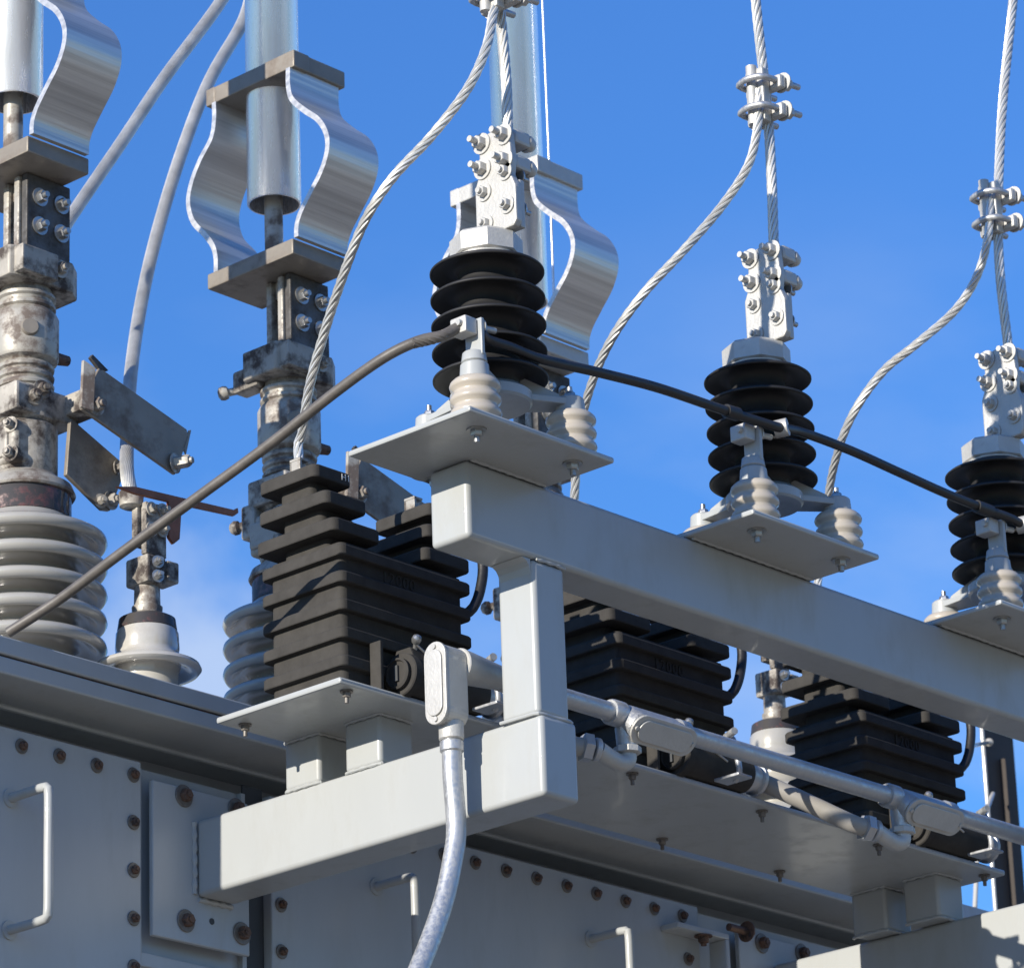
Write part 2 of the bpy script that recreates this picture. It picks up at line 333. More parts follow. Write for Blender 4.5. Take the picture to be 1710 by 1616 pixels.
# ================================================================ current transformers
def make_ct():
    r = thing('current_transformer', '', 'current transformer', (.1925, .43, -.174), 'black ribbed current transformers on the shelf')
    x0, x1, y0, y1 = .040, .345, .340, .518; b = MB()
    zb = [-.174, -.1375, -.0865, -.0355, .0155, .0645]
    # ribbed block: one shed per pitch, sloping in above a full-width lower lip
    lv = []
    for i, z in enumerate(zb):
        z0 = z; z1 = zb[i + 1] if i < 5 else .094
        if i == 0: lv += [(.000, z0), (.000, z1 - .0005)]; continue
        lv += [(.000, z0), (.0115, z0 + .001), (.0125, z0 + .003), (.0125, z0 + .018), (.0105, z0 + .021), (.0035, z0 + .0245), (.000, z0 + .026), (.000, z1 - .0005)]
    def stack(b, levels, X0, X1, Y0, Y1, rc=.012, seg=4, close=True):
        rings = []
        for off, z in levels:
            ring = []; xx = (X0 - off, X1 + off); yy = (Y0 - off, Y1 + off)
            for cx, cy, a0 in ((xx[1] - rc, yy[1] - rc, 0), (xx[0] + rc, yy[1] - rc, 90), (xx[0] + rc, yy[0] + rc, 180), (xx[1] - rc, yy[0] + rc, 270)):
                for k in range(seg + 1):
                    a = R(a0 + 90 * k / seg); ring.append(b.bm.verts.new((cx + rc * math.cos(a), cy + rc * math.sin(a), z)))
            rings.append(ring)
        n = len(rings[0])
        for A, B in zip(rings, rings[1:]):
            for k in range(n):
                f = b.bm.faces.new((A[k], A[(k + 1) % n], B[(k + 1) % n], B[k])); f.smooth = k % (seg + 1) != seg
        b.bm.faces.new(rings[0][::-1]); b.bm.faces.new(rings[-1])
    stack(b, lv, x0, x1, y0, y1)
    b.build('ribbed_body', 'epoxy', r, angle=25)
    # the two terminal towers lean apart, three sheds each
    for sgn, nm in ((-1, 'terminal_tower'), (1, 'terminal_tower')):
        b = MB(); mid = .1925
        sheds = [(.078, .059, .098, .111), (.065, .052, .086, .163), (.048, .047, .071, .213)]
        pz = .088
        for cx, hx, hy, z in sheds:
            cx = cx if sgn < 0 else 2 * mid - cx
            ch = hx * .52; cyy = hy * .58
            q = bmesh.new()
            stack(b, [(0, pz), (0, z + .006)], cx - ch, cx + ch, .434 - cyy, .434 + cyy, .012)
            stack(b, [(-.012, z + .001), (-.001, z), (0, z + .002), (0, z + .021), (-.002, z + .0235), (-hx * .3, z + .026)], cx - hx, cx + hx, .434 - hy, .434 + hy, .012)
            pz = z + .024
        tw = b.build(nm, 'epoxy', r, angle=25)
        cx = .048 if sgn < 0 else 2 * mid - .048
        # tinned terminal block with its clamp bolt
        b = MB(); tx = cx - .008
        b.box(tx - .010, tx - .004, .428, .454, .240, .268, .001); b.box(tx - .010, tx + .012, .448, .454, .240, .268, .001); b.box(tx - .010, tx + .012, .428, .454, .268, .273, .001); b.box(tx - .002, tx + .010, .434, .446, .240, .266, .002)
        b.box(tx + .016, tx + .030, .43, .448, .240, .252, .002)
        b.bolt((tx + .030, .439, .250), (1, 0, 0), .007, .008, True, .006); b.build('terminal_clamp', 'terminal', tw)
    def text(body, size, loc, rot, m, parent, ext=.0012):
        c = bpy.data.curves.new('t', 'FONT'); c.body = body; c.size = size; c.extrude = ext; c.align_x = 'CENTER'; c.align_y = 'CENTER'; c.space_character = 1.15
        tmp = bpy.data.objects.new('t', c); COL.objects.link(tmp); bpy.context.view_layer.update()
        me = bpy.data.meshes.new_from_object(tmp); bpy.data.objects.remove(tmp)
        o = bpy.data.objects.new('marking', me); COL.objects.link(o); o.parent = parent
        o.location = Vector(loc) - r.location; o.rotation_euler = rot; me.materials.clear(); me.materials.append(M[m]); return o
    text('12000', .030, (.180, .3398, .0505), (R(90), 0, 0), 'epoxy', r, .0025)
    text('H1', .017, (.078, .3635, .226), (R(90), 0, 0), 'white', r)
    # secondary terminal box, round cap towards the post
    b = MB(); b.cyl((.150, .301, -.138), (.335, .301, -.138), .0345, seg=40, ch=.003); b.cyl((.1385, .301, -.138), (.158, .301, -.138), .039, seg=40, ch=.002); b.prism([(-.034, 0), (-.014, .050), (.020, .050), (.034, 0)], .10, ((.150, .301, -.138), (0, 1, 0), (0, 0, 1), (1, 0, 0)), .003)
    sb = b.build('terminal_box', 'epoxy', r)
    b = MB(); b.lathe([(.027, 0), (.028, .002), (.028, .008), (.024, .010), (.022, .006), (.003, .006)], (.1385, .301, -.138), (-1, 0, 0), 36); b.build('round_plug', 'epoxy', sb)
    b = MB(); b.box(.128, .1325, .297, .305, -.152, -.124); b.build('plug_slot', 'dark', sb)
    b = MB(); b.box(.092, .100, .302, .328, -.1735, -.085, .002); b.build('side_rib', 'epoxy', r)
    b = MB(); b.cyl((.165, .290, -.092), (.160, .282, -.080), .004, seg=12); b.lathe([(.003, -.009), (.0075, -.006), (.009, 0), (.0075, .006), (.003, .009)], (.158, .278, -.076), (-.4, -.7, .5), 16); b.build('seal_screw', 'boltm', sb)
    b = MB(); b.tube([(.158, .281, -.083), (.205, .268, -.118), (.25, .266, -.135)], .0022, 8); b.build('seal_wire', 'boltm', sb)
    b = MB(); b.tube(smooth([(.345, .43, .252), (.372, .395, .235), (.392, .352, .195), (.396, .336, .135), (.384, .334, .080), (.366, .335, .045), (.350, .339, .030)], .01), .0095, 12); b.build('black_lead', 'darkcable', r)
    # hub and saddle clamp on the far end of the terminal box
    b = MB(); b.lathe([(.030, 0), (.030, .012), (.026, .014), (.026, .03), (.031, .032), (.031, .040)], (.3355, .301, -.138), (1, 0, 0), 28)
    b.build('conduit_hub', 'galv', r)
    return r
ct = make_ct()
ct['label'] = 'black ribbed current transformer at left end of shelf, fully visible beside the post'
dup(ct, ct.location + Vector((PL, 0, 0)), 'black ribbed current transformer framed between the post and middle of the long beam')
dup(ct, ct.location + Vector((2 * PL, 0, 0)), 'black ribbed current transformer at far right end of shelf beside dark brown column')

# ================================================================ surge arresters
def make_arrester():
    ax, ay = .034, -.030
    r = thing('surge_arrester', '', 'surge arrester', (ax, ay, .151), 'black surge arresters on the long beam')
    prof = [(.05, .262)]
    for i in range(5):
        z = .283 + i * .0493
        prof += [(.050, z - .002), (.060, z + .004), (.074, z + .003), (.086, z - .001), (.093, z - .0045), (.0965, z - .0055), (.0985, z - .004), (.0985, z - .0015), (.094, z + .002), (.075, z + .009), (.060, z + .016), (.050, z + .026)]
    prof += [(.046, .498)]
    MB().lathe(prof, (ax, ay, 0), seg=64).build('shed_stack', 'rubber', r, angle=60)
    b = MB(); b.lathe([(.050, .490), (.056, .494), (.058, .502)], (ax, ay, 0), seg=48)
    b.lathe([(.060, .503), (.063, .506), (.063, .538), (.058, .543)], (ax, ay, 0), seg=8); cap = b.build('top_cap', 'cast', r)
    # flat pad and line clamp
    b = MB(); b.prism([(-.042, 0), (.040, 0), (.047, .01), (.047, .075), (.036, .10), (.040, .125), (.036, .18), (.012, .196), (-.016, .19), (-.034, .17), (-.036, .12), (-.047, .095), (-.047, .01)], .016, ((ax - .012, ay - .036, .540), (0, -1, 0), (0, 0, 1), (1, 0, 0)), .003)
    b.box(ax + .0045, ax + .018, ay - .078, ay - .004, .542, .632, .003)
    b.cyl((ax + .026, ay - .036, .640), (ax + .026, ay - .036, .738), .0120, seg=20)
    b.box(ax - .022, ax + .0, ay - .012, ay + .0, .540, .553, .002)
    pad = b.build('line_terminal', 'cast', r)
    for y, z in ((-.012, .622), (-.014, .562), (-.062, .645), (-.064, .582)):
        b = MB(); b.bolt((ax - .0125, ay + y, z), (-1, 0, 0), .0105, .010, True, .006); b.build('bolt', 'cast', pad)
        b = MB(); b.bolt((ax + .0185, ay + y, z), (1, 0, 0), .0095, .010, True, .012); b.build('bolt', 'boltm', pad)
    for z in (.667, .715):
        b = MB(); cy = ay - .036; cx = ax + .026
        b.box(cx - .024, cx + .016, cy - .040, cy + .040, z - .014, z + .014, .006)
        for s in (-1, 1):
            b.cyl((ax - .045, cy + s * .026, z), (ax + .05, cy + s * .026, z), .0058, seg=12)
            b.bolt((ax - .0125, cy + s * .026, z), (-1, 0, 0), .0125, .014, True, 0)
            b.lathe([(.015, 0), (.016, .006), (.011, .018), (.006, .022)], (ax + .040, cy + s * .026, z), (1, 0, 0), 20)
        b.build('cable_saddle', 'cast', pad)
    # tripod bracket
    F = [(-.083, -.102), (.150, -.105), (.034, .115)]
    b = MB(); b.lathe([(.066, .232), (.070, .236), (.070, .252), (.058, .262), (.046, .264)], (ax, ay, 0), seg=40)
    for fx, fy in F:
        d = Vector((fx - ax, fy - ay, 0)); l = d.length; d.normalize(); n = Vector((-d.y, d.x, 0))
        b.prism([(.03, -.034), (l, -.020), (l, .020), (.03, .034)], .012, ((ax, ay, .238), d, n, (0, 0, 1)), .002)
        b.prism([(.04, 0), (l - .01, 0), (l - .02, .014), (.05, .042)], .007, (Vector((ax, ay, .249)) - n * .0035, d, (0, 0, 1), n), .0015)
        b.cyl((fx, fy, .226), (fx, fy, .256), .026, .024, 28, .003)
    br = b.build('tripod_bracket', 'paint', r)
    for fx, fy in F:
        b = MB(); b.bolt((fx, fy, .256), (0, 0, 1), .0095, .009, True, .010); b.build('bolt', 'boltm', br)
        pr = [(.036, .1515)]
        for i in range(3):
            z = .1655 + i * .0245; pr += [(.037, z - .009), (.042, z - .005), (.0435, z), (.042, z + .005), (.037, z + .010)]
        pr += [(.036, .2255)]
        MB().lathe(pr, (fx, fy, 0), seg=44).build('base_insulator', 'ceramic', r, angle=80)
    # upright that holds the ground cable
    b = MB(); fx, fy = F[0]
    b.cyl((fx, fy, .257), (fx, fy, .276), .022, .020, 24, .002); b.box(fx - .004, fx + .004, fy - .022, fy + .016, .268, .334, .002)
    up = b.build('cable_upright', 'paint', r)
    b = MB(); b.box(fx - .034, fx - .005, fy - .014, fy + .022, .303, .333, .003); b.cyl((fx - .04, fy - .002, .320), (fx + .04, fy - .012, .323), .0055, seg=12)
    b.bolt((fx + .005, fy - .008, .321), (1, 0, 0), .010, .010); b.build('clamp_block', 'cast', up)
    return r
ar = make_arrester()
ar['label'] = 'black shed surge arrester nearest camera on left end plate of the long beam'
dup(ar, ar.location + Vector((PL, 0, 0)), 'black shed surge arrester on middle plate of beam, fully seen against blue sky')
dup(ar, ar.location + Vector((2 * PL, 0, 0)), 'black shed surge arrester at right photo edge, its right half cut off')

# ================================================================ ground cable along the arresters
gp1 = [at(14, 1056, Y=.775), at(100, 1000, Y=.68), at(200, 925, Y=.55), at(330, 830, Y=.39), at(450, 742, Y=.24), at(560, 655, Y=.10), at(640, 598, Y=.0), at(697, 570, Y=-.055), at(740, 560, Y=-.085), (-.112, -.097, .316)]
A = lambda k: Vector((PL * k, 0, 0))
gp2 = [Vector((-.076, -.112, .318)), at(812, 566, Y=-.118), at(850, 579, Y=-.120), at(905, 600, Y=-.118), at(1000, 622, Y=-.118), at(1100, 648, Y=-.118), at(1200, 682, Y=-.122), at(1262, 702, Y=-.128), at(1298, 713, Y=-.134)]
gp3 = [ at(1340, 722, Y=-.118), at(1420, 752, Y=-.118), at(1500, 788, Y=-.118), at(1580, 824, Y=-.118), at(1645, 850, Y=-.122), at(1700, 872, Y=-.13), Vector((.1, -.12, .31)) + A(2), Vector((.5, -.12, .34)) + A(2)]
c = MB(); c.tube(smooth(gp1, .01), .0092, 14); gc = c.build('ground_cable', 'cable', org=gp1[0])
tag(gc, 'long brown grey cable running from tank rim up to the left arrester clamp', 'cable')
c = MB(); c.strands(smooth([at(690, 573, Y=-.05), at(735, 562, Y=-.082), Vector((-.113, -.097, .316))], .006), .0098, 6, .06); c.build('bare_strand_end', 'cable', gc)
c = MB(); c.tube(smooth(gp2 + gp3, .01), .0088, 14); gc2 = c.build('ground_cable', 'darkcable', org=gp2[0])
tag(gc2, 'dark grey cable linking the three arresters across their front brackets', 'cable')
for k in (1, 2):
    c = MB(); q = [at(1212, 686, Y=-.122), at(1232, 692, Y=-.124)]
    if k == 2: q = [at(1630, 845, Y=-.120), at(1654, 854, Y=-.122)]
    c.tube([q[0], q[0].lerp(q[1], .5), q[1]], .0125, 14); c.build('cable_sleeve', 'darkcable', gc2)
    c = MB(); cc = at(1305, 715, Y=-.128) if k == 1 else at(1708, 876, Y=-.128)
    c.lathe([(.008, -.012), (.0165, -.012), (.0165, .012), (.008, .012)], cc, (.45, -.9, .1), 24); c.build('cable_eye', 'cast', gc2)

# ================================================================ stranded jumpers and risers
def conductor(pts, r, label, m='wire', n=7, name='stranded_conductor', pitch=.10, group=None):
    p = smooth(pts, .010); c = MB(); c.strands(p, r, n, pitch); o = c.build(name, m, org=p[0]); tag(o, label, 'conductor', group); return o
def riser(k, px, label):
    base = Vector((.060, -.066, .66)) + A(k)
    return conductor([base, base + Vector((0, 0, .085))] + [at(x, y, Y=-.068) for x, y in px], .0098, label, pitch=.15)
riser(0, [(846, 150), (840, 70), (834, 10), (831, -60)], 'bright twisted aluminium conductor rising from left arrester to clamp at top edge')
riser(1, [(1289, 310), (1284, 215), (1277, 140), (1268, 60), (1262, 0), (1257, -60)], 'bright twisted aluminium conductor rising from middle arrester through its clamp')
riser(2, [(1672, 480), (1667, 400), (1667, 330), (1674, 180), (1692, 0), (1697, -60)], 'bright twisted aluminium conductor rising from right arrester at photo edge')
T0 = Vector((.04, .441, .275))
def jumper(px, end, label):
    n = len(px); pts = [at(x, y, Y=yy) for x, y, yy in px] + [end + Vector((0, 0, .03)), end]
    return conductor(pts, .0086, label, n=6, pitch=.14)
jumper([(838, -40, -.09), (824, 20, -.09), (812, 80, -.09), (780, 150, -.06), (720, 228, 0), (655, 298, .06), (610, 368, .12), (575, 455, .2), (545, 545, .29), (518, 640, .37), (504, 725, .43)], T0, 'slack twisted aluminium jumper from top clamp down to left current transformer')
jumper([(1268, 150, -.07), (1266, 205, -.07), (1250, 275, -.05), (1205, 345, 0), (1140, 420, .06), (1075, 490, .13), (1025, 560, .2), (990, 635, .28), (968, 720, .36), (960, 820, .42)], T0 + A(1), 'slack twisted aluminium jumper from middle clamp down behind the left arrester plate')
jumper([(1654, 330, -.07), (1650, 395, -.07), (1632, 460, -.04), (1595, 518, .01), (1530, 575, .08), (1475, 620, .15), (1425, 690, .22), (1396, 765, .30), (1380, 850, .38), (1368, 950, .43)], T0 + A(2), 'slack twisted aluminium jumper from right clamp down behind the middle arrester plate')
# parallel-groove clamps
def groove_clamp(c, label):
    c = Vector(c); r = thing('cable_clamp', label, 'cable clamp', c - Vector((0, 0, .035)), 'U-bolt clamps on the risers')
    b = MB(); b.box(c.x - .010, c.x + .012, c.y - .012, c.y + .030, c.z - .055, c.z + .055, .004); b.cyl(c + Vector((-.012, .012, -.06)), c + Vector((-.012, .012, .060)), .0105, seg=16); b.build('clamp_body', 'cast', r)
    for dz in (-.032, .026):
        b = MB(); z = c.z + dz
        # round U-bolt round both wires, legs pointing along the beam
        a = [Vector((c.x + .082, c.y - .024, z + .010)), Vector((c.x - .010, c.y - .024, z)), Vector((c.x - .026, c.y - .014, z)), Vector((c.x - .032, c.y + .006, z)), Vector((c.x - .026, c.y + .028, z)), Vector((c.x - .010, c.y + .038, z)), Vector((c.x + .088, c.y + .038, z + .010))]
        b.tube(smooth(a, .006), .0062, 12); ub = b.build('u_bolt', 'galv', r)
        b = MB(); b.box(c.x + .0125, c.x + .032, c.y - .036, c.y + .050, z - .014, z + .014, .006)
        for yy in (-.024, .038): b.bolt((c.x + .0325, c.y + yy, z + .003), (1, 0, 0), .013, .018, True, 0)
        b.build('clamp_bar', 'cast', ub)
    return r
groove_clamp(at(1272, 160, Y=-.07), 'galvanised U-bolt clamp joining two twisted wires above the middle arrester')
groove_clamp(at(1660, 348, Y=-.07), 'galvanised U-bolt clamp above the right arrester near photo edge')
groove_clamp(at(826, -32, Y=-.09), 'galvanised U-bolt clamp cut by top edge of photo above the left arrester')

# ================================================================ high voltage bushings behind
def make_bushing():
    bx, by = .716, 1.15
    r = thing('transformer_bushing', '', 'bushing', (bx, by, -.06), 'large grey porcelain bushings on the tank')
    pr = [(.12, -.06), (.12, .0), (.135, .004), (.135, .03), (.115, .045), (.088, .06)]
    for i in range(5):
        z = .092 + i * .0525
        pr += [(.084, z - .010), (.088, z + .002), (.098, z + .004), (.110, z - .001), (.120, z - .009), (.127, z - .0125), (.134, z - .010), (.1385, z - .002), (.137, z + .006), (.128, z + .012), (.110, z + .018), (.095, z + .024), (.085, z + .034)]
    pr += [(.078, .345)]
    MB().lathe(pr, (bx, by, 0), seg=72).build('porcelain_sheds', 'porc', r, angle=70)
    MB().lathe([(.072, .340), (.079, .346), (.079, .392), (.072, .398)], (bx, by, 0), seg=56).build('red_collar', 'red', r)
    b = MB(); b.lathe([(.084, .392), (.086, .396), (.080, .412), (.062, .424), (.055, .432)], (bx, by, 0), seg=56); b.build('flange_ring', 'terminal', r)
    b = MB(); b.lathe([(.048, .425), (.060, .43), (.063, .44), (.063, .528), (.054, .535)], (bx, by, 0), seg=40)
    b.box(bx - .068, bx + .03, by - .052, by + .052, .44, .524, .010, 3)
    b.box(bx - .074, bx - .045, by - .035, by + .045, .452, .508, .006); b.box(bx - .072, bx - .018, by + .03, by + .070, .480, .552, .006)
    b.cyl((bx - .05, by + .068, .52), (bx - .056, by + .084, .518), .009, seg=14); b.lathe([(.006, -.012), (.014, -.006), (.015, .002), (.010, .010), (.004, .013)], (bx - .060, by + .096, .517), (-.4, 1, 0), 18)
    kb = b.build('lower_clamp', 'tinned', r)
    one('bolt', 'tinned', kb, [((bx - .068, by - .040, .455), (-1, -.3, 0), .011, .012), ((bx - .068, by - .040, .512), (-1, -.3, 0), .010, .012)])
    b = MB(); b.box(bx - .072, bx + .085, by - .060, by + .05, .540, .598, .006); b.lathe([(.056, .534), (.062, .54), (.058, .602)], (bx, by, 0), seg=40)
    mb = b.build('middle_clamp', 'tinned', r)
    one('bolt', 'tinned', mb, [((bx - .01, by - .060, .592), (-.2, -1, 0), .012, .014), ((bx - .03, by - .060, .574), (-.2, -1, 0), .012, .014)])
    pr = [(.050, .595)]
    for i in range(3): z = .612 + i * .0185; pr += [(.050, z - .005), (.055, z - .002), (.056, z + .003), (.053, z + .008), (.049, z + .010)]
    pr += [(.051, .662), (.061, .666), (.064, .672), (.064, .752), (.060, .760)]
    for i in range(2): z = .772 + i * .020; pr += [(.053, z - .004), (.058, z), (.058, z + .006), (.052, z + .010)]
    pr += [(.050, .812)]
    tb = MB().lathe(pr, (bx, by, 0), seg=56).build('terminal_barrel', 'terminal', r)
    b = MB(); b.cyl((bx + .060, by - .012, .69), (bx + .093, by - .020, .69), .013, .010, 20, .002); b.build('vent_screw', 'rustbolt', tb); b = MB(); b.cyl((bx - .035, by - .054, .715), (bx - .038, by - .059, .715), .018, .015, 24); b.build('filler_plug', 'darkmetal', tb)
    # split clamp block
    b = MB(); b.prism([(-.085, -.050), (-.055, -.062), (.065, -.062), (.100, -.035), (.100, .045), (.060, .060), (-.060, .060), (-.085, .045)], .062, ((bx, by, .812), (1, 0, 0), (0, 1, 0), (0, 0, 1)), .004)
    b.box(bx - .070, bx - .028, by + .02, by + .092, .802, .850, .006)
    b.box(bx - .075, bx + .015, by - .078, by - .0, .8165, .8705, .003)
    sb = b.build('split_clamp', 'tinned', r)
    b = MB(); b.cyl((bx - .052, by + .09, .815), (bx - .068, by + .104, .81), .008, seg=12); b.lathe([(.006, -.012), (.013, -.008), (.015, 0), (.013, .008), (.006, .012)], (bx - .076, by + .110, .808), (-.6, .7, -.2), 16)
    b.build('clamp_bolt', 'terminal', sb); one('bolt', 'terminal', sb, [((bx + .03, by - .064, .85), (0, -1, 0), .012, .012)])
    # vertical four-hole pad
    b = MB(); b.box(bx - .058, bx + .048, by - .045, by - .030, .845, 1.025, .003)
    b.box(bx - .045, bx + .035, by + .0, by + .018, .862, 1.030, .006); b.box(bx - .035, bx + .055, by - .030, by + .0, .99, 1.030, .004)
    vp = b.build('terminal_pad', 'terminal', r); b = MB(); b.box(bx - .052, bx + .058, by - .062, by - .0455, .870, 1.029, .003); b.build('shade_dark_front_pad', 'shadepad', vp)  # front plate coloured dark for the pad's side turned from the sun
    for dx in (-.020, .034):
        for z in (.925, .985):
            b = MB(); b.bolt((bx + dx, by - .0625, z), (0, -1, 0), .012, .012, True, .008); b.build('bolt', 'boltm', vp)
    # expansion connector: lower plate, stud, two bent straps, upper plate
    b = MB(); b.box(bx - .11, bx + .045, by - .130, by + .120, 1.030, 1.064, .003); lp = b.build('lower_connector_plate', 'darkmetal', r)
    b = MB(); b.cyl((bx - .035, by, 1.066), (bx - .035, by, 1.30), .019, seg=28); b.build('guide_rod', 'terminal', lp)
    b = MB(); b.box(bx - .105, bx + .045, by - .135, by + .100, 1.447, 1.484, .003); b.box(bx - .1055, bx - .06, by - .137, by - .05, 1.446, 1.485, .003); b.box(bx - .1055, bx - .085, by + .098, by + .125, 1.446, 1.485, .003); b.build('upper_connector_plate', 'darkmetal', r)
    b = MB()
    def strap(side):
        if side < 0: pf = [(-.122, 1.447), (-.122, 1.405), (-.132, 1.372), (-.168, 1.334), (-.206, 1.300), (-.228, 1.262), (-.230, 1.225), (-.212, 1.185), (-.180, 1.148), (-.152, 1.115), (-.140, 1.090), (-.138, 1.064)]
        else: pf = [(.098, 1.447), (.098, 1.405), (.108, 1.368), (.142, 1.330), (.168, 1.288), (.178, 1.245), (.164, 1.198), (.130, 1.158), (.106, 1.125), (.097, 1.095), (.097, 1.064)]
        P2 = smooth([(0, y, z) for y, z in pf], .006); th = .0120; b = MB(); x0, x1 = bx - .108, bx + .032
        L_, R_ = [], []
        for i, p in enumerate(P2):
            t_ = (P2[min(i + 1, len(P2) - 1)] - P2[max(i - 1, 0)]).normalized(); nn = Vector((0, t_.z, -t_.y))
            L_.append(p + nn * th / 2); R_.append(p - nn * th / 2)
        V = [[b.bm.verts.new((x, by + q.y, q.z)) for q in Q_] for x in (x0, x1) for Q_ in (L_, R_)]
        a0, a1, c0, c1 = V
        for i in range(len(P2) - 1):
            for f in ((a0, a1), (c1, c0), (a1, c1), (c0, a0)): b.bm.faces.new((f[0][i], f[1][i], f[1][i + 1], f[0][i + 1]))
        for f in b.bm.faces: f.smooth = True
        for i in (0, -1): b.bm.faces.new((a0[i], a1[i], c1[i], c0[i]))
        bmesh.ops.recalc_face_normals(b.bm, faces=b.bm.faces[:])
        b.build('expansion_strap', 'strap', r, angle=50)
    strap(-1); strap(1)
    # side plates hanging off the clamps
    def slab(cs, y, th, name):
        b = MB(); b.prism([(p[0], p[1]) for p in cs], th, ((bx, y, 0), (1, 0, 0), (0, 0, 1), (0, 1, 0)), .0015); return b.build(name, 'darkmetal', r)
    dx = .0
    s1 = slab([(.055, .628), (.278, .562), (.282, .548), (.248, .462), (.012, .532), (.008, .542)], by - .150, .008, 'side_plate')
    b = MB(); b.prism([(0, 0), (.024, -.012), (.020, -.10), (-.004, -.095)], .007, ((bx + .008, by - .158, .628), (1, -.3, 0), (0, 0, 1), (0, 1, 0)), .001)
    b.build('folded_edge', 'terminal', s1)
    one('bolt', 'terminal', s1, [((bx + .045, by - .15, .548), (0, -1, 0), .013, .016), ((bx + .246, by - .15, .484), (.35, -1, 0), .013, .030)])
    b = MB(); b.prism([(0, 0), (.016, .040), (.022, .042), (.008, -.012)], .004, ((bx + .268, by - .150, .522), (1, 0, 0), (0, 0, 1), (0, 1, 0)), .0008); b.build('corner_lug', 'darkmetal', s1)
    b = MB(); b.prism([(0, 0), (-.026, .020), (-.020, .028), (.02, .006)], .008, ((bx + .058, by - .150, .622), (1, 0, 0), (0, 0, 1), (0, 1, 0)), .001); b.build('corner_lug', 'shadepad', s1)
    s2 = slab([(.05, .545), (.060, .542), (.175, .492), (.185, .47), (.150, .385), (.130, .382), (.04, .43)], by - .075, .010, 'side_plate')
    one('bolt', 'tinned', s2, [((bx + .15, by - .075, .405), (.1, -1, 0), .012, .014), ((bx + .165, by - .075, .475), (.4, -1, 0), .009, .02), ((bx + .125, by - .075, .398), (-.3, -1, -.1), .009, .012)])
    b = MB(); b.box(bx + .05, bx + .10, by - .14, by - .03, .556, .598, .004); b.build('plate_lug', 'tinned', mb)
    return r
bu = make_bushing()
bu['label'] = 'weathered porcelain bushing with two bent aluminium straps, between small bushing and left arrester'
b1_ = dup(bu, bu.location - Vector((.7, 0, 0)), 'weathered porcelain bushing at left photo edge with square side plates')
b3_ = dup(bu, bu.location + Vector((.735, 0, 0)), 'tall bushing connector with bent straps standing behind the left arrester')
for ch in COL.objects:
    if ch.parent == b1_ and ch.name.split('.')[0] in ('porcelain_sheds', 'red_collar', 'flange_ring'): ch.scale = (1.13, 1.13, 1)
    if ch.parent == b3_ and 'connector_plate' in ch.name: ch.material_slots[0].link = 'OBJECT'; ch.material_slots[0].material = M['cast']
tbl = [('vertical aluminium bus tube right of the two hanging cables', 0), ('overexposed vertical aluminium bus tube in top left corner', -.7), ('vertical aluminium bus tube passing behind the left arrester wires', .752)]
for i, (lb, dx) in enumerate(tbl):
    t = MB(); cx, cy = .683 + dx, 1.15; r0, r1 = .0555, .051
    t.lathe([(r1, 0), (r0 - .0015, 0), (r0, .002), (r0, 2.6), (r1, 2.6)], (cx, cy, 1.203), seg=64, cap=False)
    t.lathe([(r1, 0), (r1, 2.6)], (cx, cy, 1.203), seg=64, cap=False)
    bt = t.build('bus_tube', 'alu', org=(cx, cy, 1.203)); tag(bt, lb, 'bus tube', 'vertical bus tubes')
    t = MB(); t.cyl((cx, cy, 1.28), (cx, cy, 1.31), .0505, seg=40); t.build('inner_plug', 'dark', bt)
# thin rod beside the right tube
t = MB(); q0 = at(905, -20, Y=1.08); q1 = at(916, 243, Y=1.08); q2 = at(926, 520, Y=1.08); t.tube([q0, q1, q2], .003, 10)
tag(t.build('thin_rod', 'alu', org=q2), 'thin bright rod running along right side of the tube behind left arrester', 'rod')

# ================================================================ small bushings
def make_small():
    cx, cy = .19, 1.0
    r = thing('small_bushing', '', 'bushing', (cx, cy, -.06), 'small white bushings on the tank')
    pr = [(.085, -.06), (.085, -.045), (.062, -.04)]
    for z, q in ((-.01, 1.05), (.056, 1.0)): pr += [(.058, z - .014), (.062, z), (.072, z - .001), (.080, z - .008), (.096 * q, z - .008), (.101 * q, z - .002), (.098 * q, z + .005), (.080, z + .013), (.068, z + .018), (.060, z + .026)]
    pr += [(.059, .090), (.060, .094), (.0585, .124), (.055, .130)]
    MB().lathe(pr, (cx, cy, 0), seg=56).build('white_porcelain', 'glaze', r, angle=60)
    MB().lathe([(.052, .128), (.056, .131), (.053, .152), (.044, .157)], (cx, cy, 0), seg=44).build('red_collar', 'red', r)
    b = MB(); b.lathe([(.028, .155), (.029, .177), (.025, .179), (.024, .216), (.019, .222)], (cx, cy, 0), seg=32); b.build('stud', 'terminal', r)
    b = MB(); b.box(cx - .028, cx + .020, cy - .032, cy + .030, .216, .272, .005); b.box(cx + .021, cx + .05, cy - .035, cy + .012, .226, .268, .004)
    cl = b.build('clamp', 'tinned', r)
    one('bolt', 'boltm', cl, [((cx - .004, cy - .033, .258), (-.3, -1, 0), .008, .012), ((cx - .004, cy - .033, .230), (-.3, -1, 0), .008, .012)])
    b = MB(); b.box(cx - .028, cx + .024, cy - .028, cy - .014, .272, .375, .002); b.box(cx - .036, cx + .012, cy - .012, cy + .004, .290, .378, .003); b.lathe([(.014, 0), (.022, .004), (.024, .03), (.020, .036)], (cx - .036, cy + .004, .366), (0, 0, 1), 24)
    pd = b.build('cable_lug', 'tinned', r)
    for dx, z in ((-.014, .362), (.014, .366), (-.014, .322), (.012, .326)):
        b = MB(); b.bolt((cx + dx, cy - .028, z), (0, -1, 0), .009, .010, True, .006); b.build('bolt', 'terminal', pd)
    return r
sbu = make_small()
sbu['label'] = 'small white bushing with red collar and cable lug, standing on tank rim at left'
